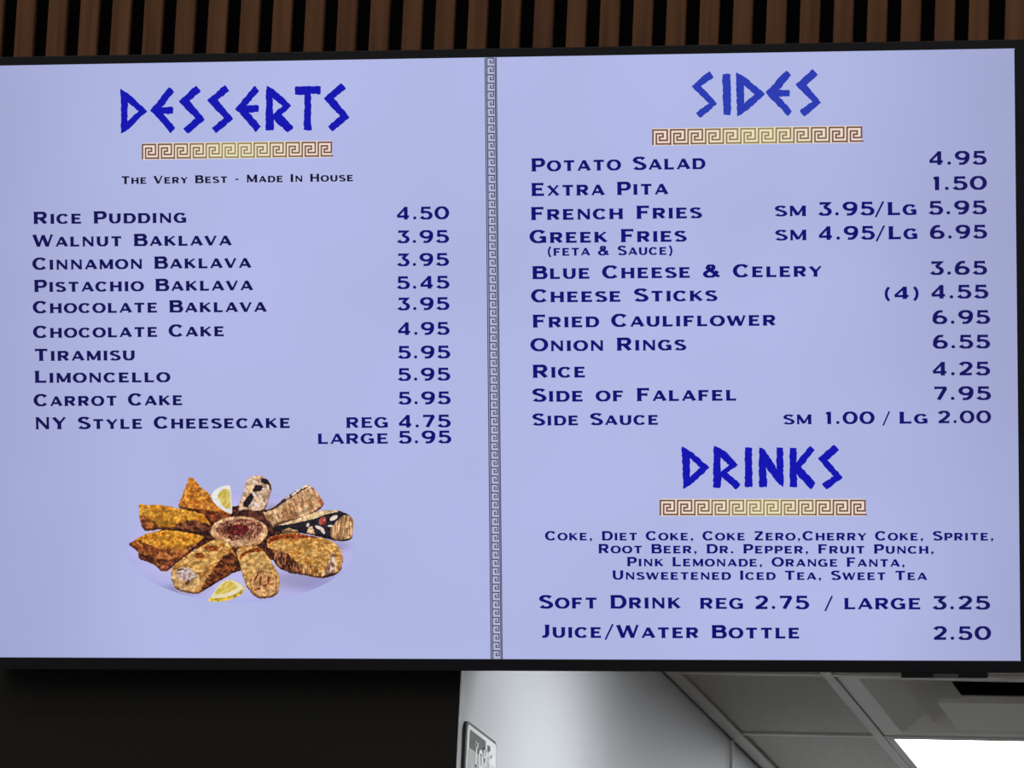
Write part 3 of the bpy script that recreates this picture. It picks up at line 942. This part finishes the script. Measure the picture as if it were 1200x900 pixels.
# roll at the bottom
p = T2([(70, 190), (160, 162), (250, 155), (310, 190), (380, 290), (450, 400), (466, 470), (455, 600), (400, 642), (280, 656), (210, 612), (150, 530), (90, 330), (60, 240)], *D_)
m_ = pmask(p, .4)
paint(m_, (186, 136, 72), (222, 180, 114), n1)
paint(pmask(T2([(95, 245), (150, 200), (270, 165), (320, 205), (240, 215), (140, 235), (90, 310)], *D_), .6), (120, 46, 20), (172, 90, 46), fine)
mm = pmask(T2([(185, 470), (255, 392), (380, 402), (436, 440), (440, 590), (380, 636), (270, 640), (200, 570)], *D_), .4)
paint(mm, (190, 130, 78), (230, 178, 122), n1)
rim(mm, (112, 52, 30), 2, .75)
for q in ([(262, 400), (275, 400), (235, 500), (222, 520), (225, 490)], [(280, 440), (300, 440), (290, 540), (278, 540)], [(350, 440), (380, 450), (372, 500), (350, 530)],
          [(225, 560), (280, 545), (290, 560), (235, 580)], [(310, 520), (345, 515), (350, 540), (315, 545)]):
    paint(pmask(T2(q, *D_), .3), (92, 38, 26), (140, 70, 46), fine)
rim(m_, (140, 92, 44), 1, .4)
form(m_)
# roll at the right
p = T2([(350, 100), (400, 62), (600, 30), (860, 82), (960, 112), (1030, 180), (1062, 262), (1042, 380), (990, 430), (860, 466), (700, 432), (560, 412), (450, 362), (370, 232), (345, 150)], *D_)
m_ = pmask(p, .5)
paint(m_, (178, 116, 48), (226, 178, 104), n1)
paint(pmask(T2([(350, 110), (420, 60), (620, 40), (860, 80), (700, 85), (480, 90), (360, 140)], *D_), .8) & m_, (116, 40, 18), (176, 84, 40), fine)
paint(pmask(T2([(350, 170), (430, 190), (560, 240), (640, 320), (700, 430), (560, 412), (450, 364), (370, 250)], *D_), 1.0) & m_, (62, 28, 18), (170, 110, 72), vnoise(1.4, 4, .1))
paint(pmask(T2([(640, 330), (760, 340), (850, 400), (860, 466), (720, 432), (660, 400)], *D_), 1.0) & m_, (140, 84, 40), (216, 166, 106), vnoise(1.2, 5, .05))
paint(pmask(T2([(910, 330), (960, 220), (990, 230), (1000, 400), (900, 432), (862, 440)], *D_), .6) & m_, (150, 104, 80), (232, 206, 184), vnoise(2, 3))
paint(pmask(T2([(868, 436), (990, 405), (985, 432), (865, 466)], *D_), .3), (84, 38, 28), (110, 60, 46), fine)
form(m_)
# lemon at the front
m_ = pmask(T2([(835, 662), (900, 590), (960, 500), (1030, 470), (1130, 500), (1186, 550), (1150, 612), (1060, 660), (950, 682), (850, 682)], *C_))
paint(m_, (206, 170, 54), (222, 190, 84), mid)
paint(pmask(T2([(850, 645), (960, 500), (1030, 472), (1130, 505), (1172, 545), (1110, 600), (1020, 635), (900, 650)], *C_)), (224, 212, 170), (232, 222, 190), mid)
paint(pmask(T2([(890, 605), (960, 515), (1030, 482), (1100, 515), (1120, 550), (1040, 592), (940, 612)], *C_), .3), (202, 176, 66), (222, 200, 110), vnoise(1.6, 4, .9))

# crumbly flecks over the pastries
food = cov & (img[..., 2] < img[..., 0] - 12) & (img[..., 1] < img[..., 0] - 28)
fl = np.clip((.4 * vnoise(1.6, 1.6) + .6 * vnoise(3.4, 2.6) - .5) * 2.0, -.5, .5)[..., None]
img = np.where(food[..., None], np.clip(img * (.95 + fl * .42), 0, 255), img)

# the picture becomes a fine coloured sheet on the display
corners = [Vector(scr(*p_)) for p_ in ((PX0, PY0), (PX1, PY0), (PX1, PY1), (PX0, PY1))]
s_ = ((gx - PX0) / (PX1 - PX0))[..., None]
t_ = ((gy - PY0) / (PY1 - PY0))[..., None]
c0, c1, c2, c3 = [np.array(c_) for c_ in corners]
uv = (c0 * (1 - s_) + c1 * s_) * (1 - t_) + (c3 * (1 - s_) + c2 * s_) * t_
idx = np.arange(W_ * H_).reshape(H_, W_)
fm = cov[:-1, :-1] & cov[1:, :-1] & cov[:-1, 1:] & cov[1:, 1:]
quads = np.stack([idx[1:, :-1][fm], idx[1:, 1:][fm], idx[:-1, 1:][fm], idx[:-1, :-1][fm]], axis=1)
used = np.unique(quads)
remap = np.zeros(W_ * H_, dtype=np.int64)
remap[used] = np.arange(len(used))
quads = remap[quads]
uvf = uv.reshape(-1, 2)[used]
co = np.stack([uvf[:, 0], np.full(len(used), -0.0004), uvf[:, 1]], axis=1)
c_ = np.clip(img.reshape(-1, 3)[used] / 255, 0, 1)
lc = np.where(c_ <= 0.04045, c_ / 12.92, ((c_ + 0.055) / 1.055) ** 2.4)
me = bpy.data.meshes.new('dessert_picture')
me.from_pydata(co.tolist(), [], quads.tolist())
at = me.color_attributes.new('display_rgb', 'FLOAT_COLOR', 'POINT')
at.data.foreach_set('color', np.concatenate([lc, np.ones((len(used), 1))], axis=1).astype(np.float32).ravel())
pic = obj('dessert_picture', me, M_pic, screen)
pic['label'] = 'picture of a plate of baklava pastries and lemon wedges'

# ------------------------------------------------------------------ small sign on the kitchen side wall
sx0 = XS + 0.001
a = hit(543.6, 846, (sx0, 0, 0), (1, 0, 0))
b = hit(579.5, 872.5, (sx0, 0, 0), (1, 0, 0))
SWD, SHT = b.y - a.y, 0.24
sz = (hit(545.7, 844.7, (sx0, 0, 0), (1, 0, 0)).z + b.z) / 2 + 0.001
sign = empty('wall_sign', (XS, a.y, sz - SHT))
tag(sign, 'small white sign with dark rounded border and lettering on the kitchen side wall', 'sign')
M_sw = mat('sign_white', (232, 233, 232), 0.4, 0.4)
M_sd = mat('sign_charcoal', (62, 64, 68), 0.5, 0.3)
M_sg = mat('sign_pale_grey', (202, 206, 206), 0.5, 0.3)


def rrect(y0, y1, z0, z1, r, x0, x1, n=5):
    pts = []
    for cy_, cz_, a0 in ((y1 - r, z1 - r, 0), (y0 + r, z1 - r, 90), (y0 + r, z0 + r, 180), (y1 - r, z0 + r, 270)):
        for i in range(n + 1):
            t = math.radians(a0 + 90 * i / n)
            pts.append((cy_ + r * math.cos(t), cz_ + r * math.sin(t)))
    bm = bmesh.new()
    lo = [bm.verts.new((x0, p, q)) for p, q in pts]
    hi = [bm.verts.new((x1, p, q)) for p, q in pts]
    bm.faces.new(lo)
    bm.faces.new(hi)
    for i in range(len(pts)):
        j = (i + 1) % len(pts)
        bm.faces.new((lo[i], lo[j], hi[j], hi[i]))
    bmesh.ops.recalc_face_normals(bm, faces=bm.faces)
    return bm


plate_o = obj('plate', rrect(0, SWD, 0, SHT, 0.012, 0.0, 0.004), M_sd, sign)
obj('face', rrect(0.007, SWD - .004, 0.004, SHT - 0.0035, 0.009, 0.004, 0.0045), M_sw, plate_o)
obj('dark_block', rrect(0.022, SWD * .62, SHT - .030, SHT - 0.0085, 0.0015, 0.0045, 0.0048), M_sd, plate_o)
obj('grey_field', rrect(0.016, SWD - .012, SHT - .10, SHT - 0.031, 0.002, 0.0045, 0.0047), M_sg, plate_o)
obj('dark_mark', rrect(SWD * .68, SWD * .77, SHT - .018, SHT - 0.011, 0.0015, 0.0045, 0.0048), M_sd, plate_o)
polys, wd = text_polys("ToKS", small=.8, track=.1)
vs, fs = [], []
y0, wy, z0, hz = SWD * .26, SWD * .58, SHT - .047, 0.030
for p in polys:
    n = len(vs)
    vs += [(0.0050, y0 + q[0] / wd * wy, z0 + q[1] * hz) for q in p]
    fs.append(tuple(range(n, n + len(p))))
me = bpy.data.meshes.new('lettering')
me.from_pydata(vs, [], fs)
obj('lettering', me, M_sw, plate_o)
